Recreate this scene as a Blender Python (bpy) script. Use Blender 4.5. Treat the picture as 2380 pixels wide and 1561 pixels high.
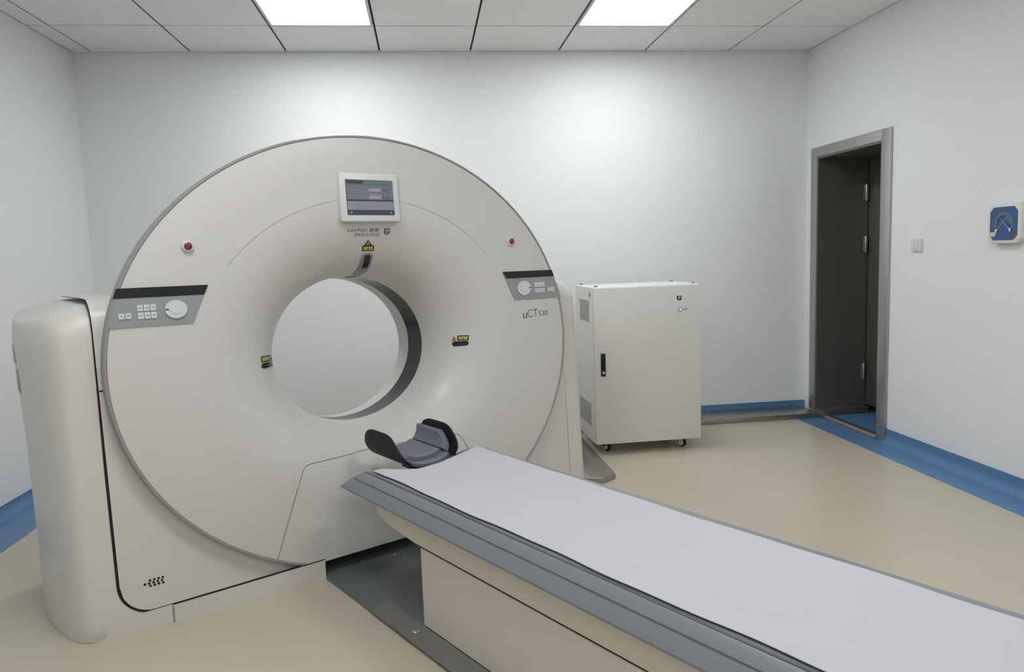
import bpy, bmesh, math, random
from mathutils import Vector, Matrix
random.seed(7)
for _o in list(bpy.data.objects):
    bpy.data.objects.remove(_o, do_unlink=True)
SC = bpy.context.scene
COL = SC.collection

# ------------------------------------------------------------------ camera
H = 1.22                                   # eye height (m)
FPX, CX, CY = 1720.62, 1190.0, 780.5       # focal length in photo pixels (2380 x 1561)
YAW, PITCH, ROLL = 0.1143, -0.1092, -0.0340
_f = Vector((math.sin(YAW)*math.cos(PITCH), math.cos(YAW)*math.cos(PITCH), math.sin(PITCH)))
_r = Vector((math.cos(YAW), -math.sin(YAW), 0)); _u = _r.cross(_f)
RIGHT = _r*math.cos(ROLL) + _u*math.sin(ROLL)
UP = -_r*math.sin(ROLL) + _u*math.cos(ROLL)
FWD = _f
CAM = Vector((0, 0, H))
cd = bpy.data.cameras.new('camera'); cam = bpy.data.objects.new('camera', cd); COL.objects.link(cam)
cd.sensor_fit = 'HORIZONTAL'; cd.sensor_width = 36.0; cd.lens = FPX/2380.0*36.0
cd.clip_start = 0.02; cd.clip_end = 60
_m = Matrix((RIGHT, UP, -FWD)).transposed().to_4x4(); _m.translation = CAM
cam.matrix_world = _m
SC.camera = cam

# ------------------------------------------------------------------ world / exposure
w = bpy.data.worlds.new('world'); SC.world = w; w.use_nodes = True
w.node_tree.nodes['Background'].inputs[0].default_value = (0.02, 0.02, 0.02, 1)
w.node_tree.nodes['Background'].inputs[1].default_value = 0.0
PANEL_STRENGTH = 16.5
SC.view_settings.view_transform = 'Standard'
try: SC.view_settings.look = 'None'
except Exception: pass
SC.view_settings.gamma = 1.0
SC.view_settings.exposure = 0.0
SC.view_settings.use_curve_mapping = False

# ------------------------------------------------------------------ helpers
def pray(px, py):
    return RIGHT*((px-CX)/FPX) - UP*((py-CY)/FPX) + FWD
def onplane(px, py, axis, val):
    d = pray(px, py); t = (val-CAM[axis])/d[axis]; return CAM + d*t

def srgb(r, g, b):
    def c(v):
        v /= 255.0
        return v/12.92 if v <= 0.04045 else ((v+0.055)/1.055)**2.4
    return (c(r), c(g), c(b), 1)

MATS = {}
def mat(name, col, rough=0.5, metal=0.0, noise=0.0, nscale=30.0, bump=0.0, bscale=200.0, emit=0.0, spec=0.5,
        stretch=None, coat=0.0):
    m = bpy.data.materials.new(name); m.use_nodes = True
    nt = m.node_tree; b = nt.nodes['Principled BSDF']
    b.inputs['Base Color'].default_value = col
    b.inputs['Roughness'].default_value = rough
    b.inputs['Metallic'].default_value = metal
    b.inputs['Specular IOR Level'].default_value = spec
    b.inputs['Coat Weight'].default_value = coat
    if emit:
        b.inputs['Emission Color'].default_value = col
        b.inputs['Emission Strength'].default_value = emit
    tc = nt.nodes.new('ShaderNodeTexCoord'); src = tc.outputs['Object']
    if stretch:
        mp = nt.nodes.new('ShaderNodeMapping'); mp.inputs['Scale'].default_value = stretch
        nt.links.new(src, mp.inputs[0]); src = mp.outputs[0]
    if noise:
        n = nt.nodes.new('ShaderNodeTexNoise'); n.inputs['Scale'].default_value = nscale
        n.inputs['Detail'].default_value = 4
        nt.links.new(src, n.inputs['Vector'])
        mr = nt.nodes.new('ShaderNodeMapRange')
        mr.inputs['To Min'].default_value = 1-noise; mr.inputs['To Max'].default_value = 1+noise
        nt.links.new(n.outputs['Fac'], mr.inputs['Value'])
        mx = nt.nodes.new('ShaderNodeVectorMath'); mx.operation = 'SCALE'
        mx.inputs[0].default_value = col[:3]
        nt.links.new(mr.outputs[0], mx.inputs['Scale'])
        nt.links.new(mx.outputs[0], b.inputs['Base Color'])
    if bump:
        n2 = nt.nodes.new('ShaderNodeTexNoise'); n2.inputs['Scale'].default_value = bscale
        nt.links.new(src, n2.inputs['Vector'])
        bp = nt.nodes.new('ShaderNodeBump'); bp.inputs['Strength'].default_value = bump
        bp.inputs['Distance'].default_value = 0.002
        nt.links.new(n2.outputs['Fac'], bp.inputs['Height'])
        nt.links.new(bp.outputs[0], b.inputs['Normal'])
    MATS[name] = m
    return m

mat('wall_paint', (0.80, 0.815, 0.825, 1), 0.6, noise=0.015, nscale=2.0, bump=0.05, bscale=90)
mat('ceiling_tile', (0.86, 0.865, 0.85, 1), 0.55, noise=0.012, nscale=3.0)
mat('ceiling_void', (0.03, 0.03, 0.028, 1), 0.8)
mat('vinyl_beige', (0.53, 0.48, 0.375, 1), 0.32, noise=0.035, nscale=2.2, bump=0.02, bscale=60)
mat('vinyl_blue', (0.095, 0.215, 0.40, 1), 0.35, noise=0.05, nscale=6.0)
mat('shell_white', (0.645, 0.618, 0.585, 1), 0.34, noise=0.01, nscale=2.0)
mat('shell_side', (0.66, 0.632, 0.585, 1), 0.38, noise=0.01, nscale=2.0)
mat('trim_grey', (0.30, 0.295, 0.28, 1), 0.45)
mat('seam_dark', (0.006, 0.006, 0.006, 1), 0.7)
mat('seam_soft', (0.24, 0.23, 0.215, 1), 0.7)
mat('seam_faint', (0.47, 0.45, 0.425, 1), 0.6)
mat('bore_dark', (0.010, 0.015, 0.020, 1), 0.2, spec=0.42)
mat('panel_grey', (0.31, 0.32, 0.325, 1), 0.35, noise=0.02, nscale=40)
mat('black_gloss', (0.008, 0.009, 0.010, 1), 0.22)
mat('button_white', (0.66, 0.68, 0.70, 1), 0.4)
mat('glyph_dark', (0.08, 0.085, 0.10, 1), 0.6)
mat('print_grey', (0.15, 0.15, 0.147, 1), 0.6)
mat('print_dark', (0.06, 0.06, 0.06, 1), 0.6)
mat('label_yellow', (0.62, 0.50, 0.12, 1), 0.5, noise=0.1, nscale=120)
mat('label_black', (0.02, 0.018, 0.012, 1), 0.5)
mat('red_lamp', (0.20, 0.03, 0.045, 1), 0.25)
mat('chrome', (0.72, 0.72, 0.72, 1), 0.2, metal=1.0)
mat('hinge_steel', (0.42, 0.41, 0.39, 1), 0.35, metal=0.9)
mat('bezel', (0.68, 0.69, 0.66, 1), 0.35)
mat('screen_bg', (0.13, 0.135, 0.165, 1), 0.25, emit=0.35)
mat('screen_mid', (0.19, 0.195, 0.225, 1), 0.25, emit=0.35)
mat('screen_dark', (0.045, 0.05, 0.07, 1), 0.25, emit=0.2)
mat('screen_top', (0.10, 0.13, 0.14, 1), 0.25, emit=0.3)
mat('screen_light', (0.27, 0.25, 0.28, 1), 0.25, emit=0.3)
mat('table_grey', (0.23, 0.245, 0.27, 1), 0.33, noise=0.03, nscale=20)
mat('table_line', (0.09, 0.10, 0.115, 1), 0.5)
mat('table_cream', (0.68, 0.625, 0.53, 1), 0.42, noise=0.012, nscale=3)
mat('sheet_white', (0.53, 0.525, 0.555, 1), 0.85, noise=0.015, nscale=9, bump=0.12, bscale=40)
mat('black_shell', (0.007, 0.007, 0.008, 1), 0.5, spec=0.25)
mat('pad_grey', (0.165, 0.175, 0.215, 1), 0.6, bump=0.08, bscale=300)
mat('plate_grey', (0.15, 0.168, 0.175, 1), 0.3, metal=0.25, noise=0.08, nscale=5)
mat('plate_strip', (0.215, 0.215, 0.205, 1), 0.36, metal=0.35, noise=0.06, nscale=6)
mat('steel', (0.46, 0.455, 0.435, 1), 0.36, metal=0.85, noise=0.10, nscale=18, stretch=(8, 8, 0.4))
mat('steel_dark', (0.22, 0.212, 0.195, 1), 0.42, metal=0.7, noise=0.10, nscale=18, stretch=(8, 8, 0.4))
mat('steel_duct', (0.36, 0.345, 0.315, 1), 0.30, metal=0.85, noise=0.08, nscale=10, stretch=(0.6, 6, 6))
mat('cabinet_white', (0.71, 0.69, 0.65, 1), 0.42, noise=0.008, nscale=3, bump=0.03, bscale=500)
mat('vent_grey', (0.40, 0.395, 0.385, 1), 0.6)
mat('rubber', (0.01, 0.01, 0.01, 1), 0.6)
mat('caster_grey', (0.60, 0.58, 0.58, 1), 0.4)
mat('lamp_green', (0.55, 0.78, 0.68, 1), 0.3, emit=0.35)
mat('lamp_ring', (0.10, 0.16, 0.12, 1), 0.4)
mat('plastic_white', (0.70, 0.71, 0.70, 1), 0.4)
mat('gauge_case', (0.72, 0.73, 0.69, 1), 0.35)
mat('gauge_blue', (0.035, 0.085, 0.235, 1), 0.3, noise=0.05, nscale=60)
mat('gauge_green', (0.10, 0.24, 0.11, 1), 0.5)
mat('gauge_red', (0.30, 0.06, 0.06, 1), 0.5)
mat('gauge_pale', (0.72, 0.74, 0.86, 1), 0.5)
mat('gauge_label', (0.55, 0.56, 0.47, 1), 0.5)
mat('light_frame', (0.62, 0.62, 0.61, 1), 0.4)
lm = bpy.data.materials.new('light_diffuser'); lm.use_nodes = True
_nt = lm.node_tree; _nt.nodes.clear()
_em = _nt.nodes.new('ShaderNodeEmission'); _em.inputs[0].default_value = (0.965, 0.985, 1.0, 1)
_em.inputs[1].default_value = PANEL_STRENGTH
_ou = _nt.nodes.new('ShaderNodeOutputMaterial'); _nt.links.new(_em.outputs[0], _ou.inputs[0])
MATS['light_diffuser'] = lm

def obj(name, me, material, parent=None, loc=None, rotz=None):
    o = bpy.data.objects.new(name, me); COL.objects.link(o)
    if material and len(me.materials) == 0:
        me.materials.append(MATS[material])
    if parent: o.parent = parent
    if loc is not None: o.location = loc
    if rotz is not None: o.rotation_euler = (0, 0, rotz)
    return o

def mesh(name, verts, faces, smooth=None):
    me = bpy.data.meshes.new(name)
    me.from_pydata([tuple(v) for v in verts], [], faces)
    bm = bmesh.new(); bm.from_mesh(me); bmesh.ops.recalc_face_normals(bm, faces=bm.faces); bm.to_mesh(me); bm.free()
    if smooth is not None: soft(me, smooth)
    return me

def soft(me, ang=35):
    for p in me.polygons: p.use_smooth = True
    me.set_sharp_from_angle(angle=math.radians(ang))

def bm_box(bm, x0, x1, y0, y1, z0, z1):
    vs = [bm.verts.new(v) for v in ((x0,y0,z0),(x1,y0,z0),(x1,y1,z0),(x0,y1,z0),(x0,y0,z1),(x1,y0,z1),(x1,y1,z1),(x0,y1,z1))]
    for f in ((0,3,2,1),(4,5,6,7),(0,1,5,4),(1,2,6,5),(2,3,7,6),(3,0,4,7)):
        bm.faces.new([vs[i] for i in f])
    return vs

def box_mesh(x0, x1, y0, y1, z0, z1, bevel=0.0, seg=2, name='box'):
    bm = bmesh.new(); bm_box(bm, x0, x1, y0, y1, z0, z1)
    if bevel:
        bmesh.ops.bevel(bm, geom=bm.edges[:], offset=bevel, segments=seg, affect='EDGES', profile=0.5)
    me = bpy.data.meshes.new(name); bm.to_mesh(me); bm.free()
    if bevel: soft(me, 40)
    return me

def boxes_mesh(lst, name='boxes'):
    bm = bmesh.new()
    for b in lst: bm_box(bm, *b)
    me = bpy.data.meshes.new(name); bm.to_mesh(me); bm.free(); return me

def prism(poly, axis, a, b, bevel=0.0, seg=2, smooth=None):
    """poly: 2D points in the two other axes (in x,y,z order), extruded along axis from a to b"""
    def mk(p, c):
        if axis == 'x': return (c, p[0], p[1])
        if axis == 'y': return (p[0], c, p[1])
        return (p[0], p[1], c)
    n = len(poly); bm = bmesh.new()
    A = [bm.verts.new(mk(p, a)) for p in poly]; B = [bm.verts.new(mk(p, b)) for p in poly]
    bm.faces.new(A); bm.faces.new(B[::-1])
    for i in range(n):
        bm.faces.new([A[i], B[i], B[(i+1) % n], A[(i+1) % n]])
    bmesh.ops.recalc_face_normals(bm, faces=bm.faces)
    if bevel:
        bmesh.ops.bevel(bm, geom=bm.edges[:], offset=bevel, segments=seg, affect='EDGES', profile=0.5)
    me = bpy.data.meshes.new('prism'); bm.to_mesh(me); bm.free()
    if bevel or smooth: soft(me, smooth or 40)
    return me

def lathe(profile, axis='z', n=24, center=(0, 0, 0), smooth=40):
    """profile: (r, h) list revolved round axis"""
    vs, fs = [], []
    for r, hh in profile:
        for k in range(n):
            a = 2*math.pi*k/n; c, s = r*math.cos(a), r*math.sin(a)
            p = (c, s, hh) if axis == 'z' else ((c, hh, s) if axis == 'y' else (hh, c, s))
            vs.append((p[0]+center[0], p[1]+center[1], p[2]+center[2]))
    m = len(profile)
    for i in range(m-1):
        for k in range(n):
            fs.append((i*n+k, i*n+(k+1) % n, (i+1)*n+(k+1) % n, (i+1)*n+k))
    fs.append(tuple(range(n))); fs.append(tuple(range((m-1)*n, m*n)))
    return mesh('lathe', vs, fs, smooth)

def tube(points, r, n=8):
    vs, fs = [], []
    P = [Vector(p) for p in points]
    for i, p in enumerate(P):
        t = (P[min(i+1, len(P)-1)]-P[max(i-1, 0)]).normalized()
        a = t.orthogonal().normalized(); b = t.cross(a)
        if i == 0: ref = a
        else:
            a = (ref - t*ref.dot(t)).normalized(); b = t.cross(a); ref = a
        for k in range(n):
            an = 2*math.pi*k/n
            vs.append(p + a*(r*math.cos(an)) + b*(r*math.sin(an)))
    for i in range(len(P)-1):
        for k in range(n):
            fs.append((i*n+k, i*n+(k+1) % n, (i+1)*n+(k+1) % n, (i+1)*n+k))
    fs.append(tuple(range(n))); fs.append(tuple(range((len(P)-1)*n, len(P)*n)))
    return mesh('tube', vs, fs, 60)

def thing(name, label, cat, loc=(0, 0, 0), rotz=0, group=None):
    o = bpy.data.objects.new(name, None); COL.objects.link(o); o.empty_display_size = 0.1
    o.location = loc; o.rotation_euler = (0, 0, rotz); o['label'] = label; o['category'] = cat
    if group: o['group'] = group
    return o
def tag(o, label, cat, group=None):
    o['label'] = label; o['category'] = cat
    if group: o['group'] = group
    return o
def struct(o, label=None):
    o['kind'] = 'structure'
    if label: o['label'] = label
    return o
def copy_tree(root, loc=None, parent=None):
    r = root.copy(); COL.objects.link(r)
    if parent: r.parent = parent
    if loc is not None: r.location = loc
    for ch in list(root.children):
        copy_tree(ch, None, r)
    return r
def text_mesh(s, size, extrude=0.0, spacing=1.0, shear=0.0, bold=0.0):
    c = bpy.data.curves.new('txt', 'FONT'); c.body = s; c.size = size; c.extrude = extrude
    c.space_character = spacing; c.shear = shear; c.offset = bold; c.resolution_u = 3
    o = bpy.data.objects.new('txt', c); COL.objects.link(o)
    dg = bpy.context.evaluated_depsgraph_get()
    me = bpy.data.meshes.new_from_object(o.evaluated_get(dg))
    bpy.data.objects.remove(o, do_unlink=True)
    me.materials.clear()
    return me

# ------------------------------------------------------------------ room
XL, XR, YB, YN = -2.146, 2.759, 5.127, -1.42
ZC = H + 1.362
T = 0.12
DY0, DY1, DZT = 4.225, 4.964, 1.822       # door opening in the right wall
WT = 0.37                                  # thickness of the shielded right wall
struct(obj('floor', box_mesh(XL-T, XR+WT+0.35, YN-T, YB+T, -0.1, 0.0), 'vinyl_beige'), 'beige sheet vinyl floor')
struct(obj('wall_back', box_mesh(XL-T, XR+WT, YB, YB+T, 0, ZC+0.1), 'wall_paint'))
struct(obj('wall_left', box_mesh(XL-T, XL, YN, YB, 0, ZC+0.1), 'wall_paint'))
struct(obj('wall_front', box_mesh(XL-T, XR+WT, YN-T, YN, 0, ZC+0.1), 'wall_paint'))
struct(obj('wall_right', boxes_mesh([(XR, XR+WT, YN, DY0, 0, ZC+0.1), (XR, XR+WT, DY1, YB, 0, ZC+0.1),
                                     (XR, XR+WT, DY0, DY1, DZT, ZC+0.1)]), 'wall_paint'))
# floor border strips and coved skirting (blue vinyl)
def cove(name, x_wall, sgn, y0, y1, hgt, wid):
    # profile in x,z: flat border on the floor running into a small cove and up the wall
    pr = [(x_wall, 0.0), (x_wall+sgn*wid, 0.0), (x_wall+sgn*wid, 0.002), (x_wall+sgn*0.055, 0.003)]
    for k in range(1, 7):
        a = math.pi/2*k/6
        pr.append((x_wall+sgn*(0.055-0.052*math.sin(a)), 0.003+0.052*(1-math.cos(a))))
    pr += [(x_wall+sgn*0.003, hgt), (x_wall, hgt)]
    return struct(obj(name, prism(pr, 'y', y0, y1, smooth=30), 'vinyl_blue'))
cove('baseboard_right', XR, -1, YN, DY0-0.088, 0.088, 0.196)
cove('baseboard_left', XL, 1, YN, YB, 0.062, 0.25)
struct(obj('trim_1', box_mesh(XR-0.196, XR+WT+0.3, DY0-0.088, DY1, 0.0, 0.002), 'vinyl_blue'), 'blue vinyl floor strip running into the doorway')
struct(obj('baseboard_back', box_mesh(XL, XR, YB-0.004, YB, 0.0, 0.079), 'vinyl_blue'))

# ceiling: void board with separate lay-in tiles, light panels in some bays
ceil = struct(obj('ceiling', box_mesh(XL-T, XR+WT, YN-T, YB+T, ZC+0.012, ZC+0.1), 'ceiling_void'), 'suspended ceiling of square pale tiles')
xs = [XL] + [-2.027+0.6*n for n in range(8)] + [XR]
ys = [YB] + [4.579-0.6*n for n in range(10)] + [YN]
LIGHTS = {(3, 1), (6, 1), (3, 5), (6, 5), (3, 9), (6, 9)}
GAP = 0.006
tile_cache = {}
light_slots = []
for i in range(len(xs)-1):
    for j in range(len(ys)-1):
        x0, x1, y1, y0 = xs[i], xs[i+1], ys[j], ys[j+1]
        if x1-x0 < 0.03 or y1-y0 < 0.03: continue
        if (i, j) in LIGHTS:
            light_slots.append((i, j, (x0+x1)/2, (y0+y1)/2)); continue
        key = (round(x1-x0, 3), round(y1-y0, 3))
        if key not in tile_cache:
            hx, hy = key[0]/2-GAP, key[1]/2-GAP
            tile_cache[key] = box_mesh(-hx, hx, -hy, hy, 0, 0.012, 0.0025, 1, 'ceiling_tile')
        obj('ceiling_tile', tile_cache[key], 'ceiling_tile', ceil, ((x0+x1)/2, (y0+y1)/2, ZC))
proto = None
for i, j, cx, cy in light_slots:
    if j == 1:
        lab = 'glowing square ceiling light panel above the round scanner, by the back wall' if i == 3 else \
              'glowing square ceiling light panel between the scanner and the steel door, by the back wall'
    elif j == 5:
        lab = 'glowing square ceiling light panel over the bare floor in front of the scanner' if i == 3 else \
              'glowing square ceiling light panel above the foot of the couch'
    else:
        lab = 'glowing square ceiling light panel furthest from the back wall'
    if proto is None:
        proto = thing('ceiling_light', lab, 'light', (cx, cy, ZC), 0, 'square light panels in the tiled ceiling')
        hx = 0.3-GAP
        fr = bmesh.new()
        for b in ((-hx, hx, -hx, -hx+0.016, -0.002, 0.012), (-hx, hx, hx-0.016, hx, -0.002, 0.012),
                  (-hx, -hx+0.016, -hx+0.016, hx-0.016, -0.002, 0.012), (hx-0.016, hx, -hx+0.016, hx-0.016, -0.002, 0.012)):
            bm_box(fr, *b)
        me = bpy.data.meshes.new('light_frame'); fr.to_mesh(me); fr.free()
        obj('light_frame', me, 'light_frame', proto)
        obj('diffuser', box_mesh(-hx+0.016, hx-0.016, -hx+0.016, hx-0.016, 0.002, 0.012), 'light_diffuser', proto)
    else:
        c = copy_tree(proto, (cx, cy, ZC)); c['label'] = lab

# ------------------------------------------------------------------ doorway in the right wall
door = bpy.data.objects.new('door_1', None); COL.objects.link(door); door.location = (XR, (DY0+DY1)/2, 0)
struct(door, 'steel clad shielding door in a deep steel lined doorway')
def dl(b): return (b[0]-XR, b[1]-XR, b[2]-(DY0+DY1)/2, b[3]-(DY0+DY1)/2, b[4], b[5])
FO0, FO1, FZ = 4.137, 5.040, 1.889
obj('frame_post', box_mesh(*dl((XR-0.016, XR, FO0, DY0, 0.0, FZ)), bevel=0.003), 'steel', door)
obj('frame_post', box_mesh(*dl((XR-0.016, XR, DY1, FO1, 0.038, FZ)), bevel=0.003), 'steel', door)
obj('frame_head', box_mesh(*dl((XR-0.0165, XR, DY0, DY1, DZT, FZ)), bevel=0.003), 'steel', door)
obj('reveal_lining', box_mesh(*dl((XR-0.01, XR+WT, DY1-0.012, DY1, 0.056, DZT))), 'steel_dark', door)
obj('reveal_lining', box_mesh(*dl((XR-0.01, XR+WT, DY0, DY0+0.012, 0.0, DZT))), 'steel_dark', door)
obj('reveal_lining', box_mesh(*dl((XR-0.01, XR+WT, DY0+0.012, DY1-0.012, DZT-0.012, DZT))), 'steel_dark', door)
obj('cable_step', box_mesh(*dl((XR-0.02, XR+WT, DY1-0.06, DY1-0.0, 0.002, 0.050)), bevel=0.003), 'steel_dark', door)
obj('sill', prism([(XR-0.022-XR, 0.002), (0.045, 0.002), (0.035, 0.024), (-0.008, 0.026), (-0.022, 0.012)], 'y',
                  DY0-(DY0+DY1)/2, DY1-0.14-(DY0+DY1)/2), 'steel_duct', door)
obj('sill_block', box_mesh(*dl((XR-0.03, XR+0.05, DY1-0.14, DY1-0.06, 0.002, 0.048)), bevel=0.004), 'steel_dark', door)
# the leaf, standing barely ajar on the far side of the wall
leaf = obj('door_leaf', box_mesh(-0.0, 0.05, -0.80, 0.0, 0.058, DZT+0.02, bevel=0.004), 'steel_dark', door,
           (WT-0.005, DY1-0.02-(DY0+DY1)/2, 0))
leaf.rotation_euler = (0, 0, math.radians(7))
hm = lathe([(0.0095, -0.058), (0.0105, -0.056), (0.0105, 0.056), (0.0095, 0.058)], 'z', 14)
pm = box_mesh(-0.024, -0.008, -0.002, 0.004, -0.05, 0.05)
for hz in (1.571, 1.209, 0.303):
    hg = obj('hinge', hm, 'hinge_steel', door, (3.105-XR, DY1-0.024-(DY0+DY1)/2, hz))
    obj('hinge_plate', pm, 'steel', hg)

# ------------------------------------------------------------------ steel floor duct along the back wall and towards the scanner
E1 = Vector((math.cos(math.radians(31.5)), math.sin(math.radians(31.5)), 0))
duct = thing('cable_duct', 'low stainless steel cable duct along the foot of the back wall', 'cable duct', (1.9, YB, 0))
x0 = 0.42
obj('cover_plate', box_mesh(-0.9, XR-0.03-1.9, -0.27, -0.004, 0.0, 0.036, bevel=0.003), 'steel_duct', duct)
poly = [(0.962-1.9, -0.272), (0.972-1.9, 3.80-YB), (0.885-1.9, 3.73-YB), (0.800-1.9, 3.750-YB), (0.465-1.9, 4.296-YB), (0.465-1.9, -0.272)]
obj('floor_cover', prism(poly, 'z', 0.0, 0.030, bevel=0.002), 'steel_duct', duct)
obj('edge_flange', box_mesh(0.962-1.9, 0.980-1.9, 3.81-YB, -0.28, 0.0, 0.004), 'steel', duct)

# ------------------------------------------------------------------ CT gantry (local frame: x across, y away from the table, z up)
GO = Vector((-0.188, 3.028, 0)); GR = math.radians(31.5)
gan = thing('ct_scanner', 'large round white CT scanner gantry with an open bore', 'CT scanner', GO, GR)
def to_g(p):
    q = p-GO; c, s = math.cos(GR), math.sin(GR)
    return Vector((q.x*c+q.y*s, -q.x*s+q.y*c, q.z))
def dir_g(d):
    c, s = math.cos(GR), math.sin(GR)
    return Vector((d.x*c+d.y*s, -d.x*s+d.y*c, d.z))
TILT = math.radians(3.25)
P0 = Vector((0, -0.04, 0.06))                       # foot of the front face
EV = Vector((0, math.sin(TILT), math.cos(TILT)))    # up the face
ED = Vector((0, math.cos(TILT), -math.sin(TILT)))   # into the face
EA, EB, VC = 1.004, 0.858, 0.797
R0, R1, DEP = 0.3636, 0.74, 0.285
def face_depth(rho):
    if rho >= R1: return -0.004*math.sin(math.pi*min(1.0, (rho-R1)/(1-R1)))
    u = min(1.0, (R1-rho)/(R1-R0))
    return DEP*(1-(1-u**2.2)**(1/2.2)) if u < 1 else DEP
def rho_of(x, v): return math.hypot(x/EA, (v-VC)/EB)
def S(x, v, off=0.0):
    d = face_depth(max(R0, rho_of(x, v)))
    p = P0 + Vector((x, 0, 0)) + EV*v + ED*d
    if off:
        e = 0.002
        px = S(x+e, v)-S(x-e, v); pv = S(x, v+e)-S(x, v-e)
        n = px.cross(pv).normalized()
        if n.y > 0: n = -n
        p = p + n*off
    return p
def face_uv(px, py):
    o = to_g(CAM); d = dir_g(pray(px, py)).normalized()
    def g(t):
        p = o+d*t-P0; x, v, dd = p.x, p.dot(EV), p.dot(ED)
        return dd-face_depth(max(R0, rho_of(x, v))), x, v
    t = 1.5
    while t < 6 and g(t)[0] < 0: t += 0.01
    a, b = t-0.01, t
    for _ in range(30):
        m_ = (a+b)/2
        if g(m_)[0] < 0: a = m_
        else: b = m_
    return g(b)[1], g(b)[2]

# --- front cover: elliptical disc with a bell running into the bore
NS = 160
prof = [(q, face_depth(q)) for q in (0.988, 0.975, 0.95, 0.925, 0.9, 0.87, 0.84, 0.81, 0.78, R1)]
for k in range(1, 29):
    u = math.sin(math.pi/2*k/28) if k < 28 else 1.0
    rr = R1-(R1-R0)*u
    prof.append((rr, face_depth(rr)))
def ell_rings(profile, cut=0.004):
    vs, fs = [], []
    for rr, dd in profile:
        for k in range(NS):
            a = 2*math.pi*k/NS
            x, v = EA*rr*math.cos(a), VC+EB*rr*math.sin(a)
            v = max(v, cut)
            vs.append(P0+Vector((x, 0, 0))+EV*v+ED*dd)
    for i in range(len(profile)-1):
        for k in range(NS):
            fs.append((i*NS+k, i*NS+(k+1) % NS, (i+1)*NS+(k+1) % NS, (i+1)*NS+k))
    return vs, fs
def ell_mesh(profile, smooth=40, cut=0.004):
    vs, fs = ell_rings(profile, cut)
    me = mesh('ell', vs, fs, smooth)
    return me
obj('front_cover', ell_mesh(prof, 30), 'shell_white', gan)
obj('rim_trim', ell_mesh([(0.988, 0.001), (0.991, -0.004), (0.997, -0.004), (1.001, 0.002), (1.001, 0.040), (0.96, 0.045)], 30), 'trim_grey', gan)
obj('bore_ring', ell_mesh([(R0, DEP), (R0, DEP+0.125)]), 'bore_dark', gan)
rear = [(R0, DEP+0.125)]
for k in range(0, 13):
    a = math.pi/2*k/12
    rear.append((R0+0.002+0.26*(1-math.cos(a)), DEP+0.205+0.13*math.sin(a)))
rear += [(0.80, DEP+0.335), (0.83, DEP+0.30), (0.89, 0.06), (0.90, 0.042)]
obj('rear_housing', ell_mesh(rear, 40), 'shell_white', gan)

# --- side covers and front panel: a plan outline swept up with a leaning front and rounded shoulders
LEAN = math.tan(TILT)
ZT = 1.098
def rise(zt):
    """(z, inset) pairs for the upright profile"""
    out = [(0.0, 0.006), (0.008, 0.0), (0.06, 0.0), (0.3, 0.0), (0.6, 0.0), (0.86, 0.0)]
    r = 0.10
    for k in range(0, 9):
        a = math.pi/2*k/8
        out.append((zt-r+r*math.sin(a), r*(1-math.cos(a))))
    return out
def side_outline():
    pts = [(-0.60, 0.0), (-0.86, 0.0), (-1.00, 0.0), (-1.06, 0.0)]
    ctrl = [(-1.06, 0.0), (-1.115, 0.006), (-1.156, 0.070), (-1.184, 0.198), (-1.197, 0.341), (-1.190, 0.50), (-1.16, 0.62), (-1.09, 0.70), (-1.0, 0.715)]
    for i in range(len(ctrl)-1):
        p0 = Vector(ctrl[max(i-1, 0)]); p1 = Vector(ctrl[i]); p2 = Vector(ctrl[i+1]); p3 = Vector(ctrl[min(i+2, len(ctrl)-1)])
        for k in range(1, 6):
            t = k/5
            q = 0.5*((2*p1)+(p2-p0)*t+(2*p0-5*p1+4*p2-p3)*t*t+(3*p1-p0-3*p2+p3)*t**3)
            pts.append((q.x, q.y))
    pts += [(-0.86, 0.715), (-0.60, 0.715)]
    return pts
def side_cover(sgn):
    ol = side_outline(); n = len(ol); vs, fs = [], []
    nrm = []
    for i in range(n):
        a = Vector(ol[max(i-1, 0)]); b = Vector(ol[min(i+1, n-1)]); t = (b-a).normalized()
        nrm.append(Vector((-t.y, t.x)))       # pointing inwards for this winding
    lv = rise(ZT)
    for z, d in lv:
        for (x, y), nn in zip(ol, nrm):
            fall = max(0.0, 1-y/0.35)
            # inwards direction: towards positive x on the flank, +y at the front, -y at the rear
            inn = Vector((0.0, 0.0))
            if y < 0.004: inn = Vector((0, 1))
            elif y > 0.712: inn = Vector((0, -1))
            else:
                tt = nn if nn.x > 0 else -nn
                inn = tt
            px = x+inn.x*d*0.13
            py = y+(d*(0.02+0.98*math.sqrt(inn.y)) if inn.y > 0 else inn.y*d*0.3)
            py += max(0, z-0.06)*LEAN*fall
            zz = z
            kk = px+1.035
            if z > 0.8: zz = z + (0.012-0.20*(math.hypot(kk, 0.035)-kk))*min(1, (z-0.8)/0.25)
            px -= 0.011*max(0.0, -inn.y+0.3 if inn.x > 0.5 else 0.0)/0.3*min(1.0, max(0.0, z-0.5)/0.5) if inn.x > 0.5 else 0.0
            vs.append((px*sgn*-1 if sgn > 0 else px, py, zz))
    m = len(lv)
    for i in range(m-1):
        for k in range(n-1):
            fs.append((i*n+k, i*n+k+1, (i+1)*n+k+1, (i+1)*n+k))
    for k in range(n//2):
        a, b, c, d = k, k+1, n-2-k, n-1-k
        if b >= c: break
        fs.append(((m-1)*n+a, (m-1)*n+b, (m-1)*n+c, (m-1)*n+d))
    for i in range(m-1): fs.append((i*n, (i+1)*n, (i+1)*n+n-1, i*n+n-1))
    return mesh('side', vs, fs, 40)
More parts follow.
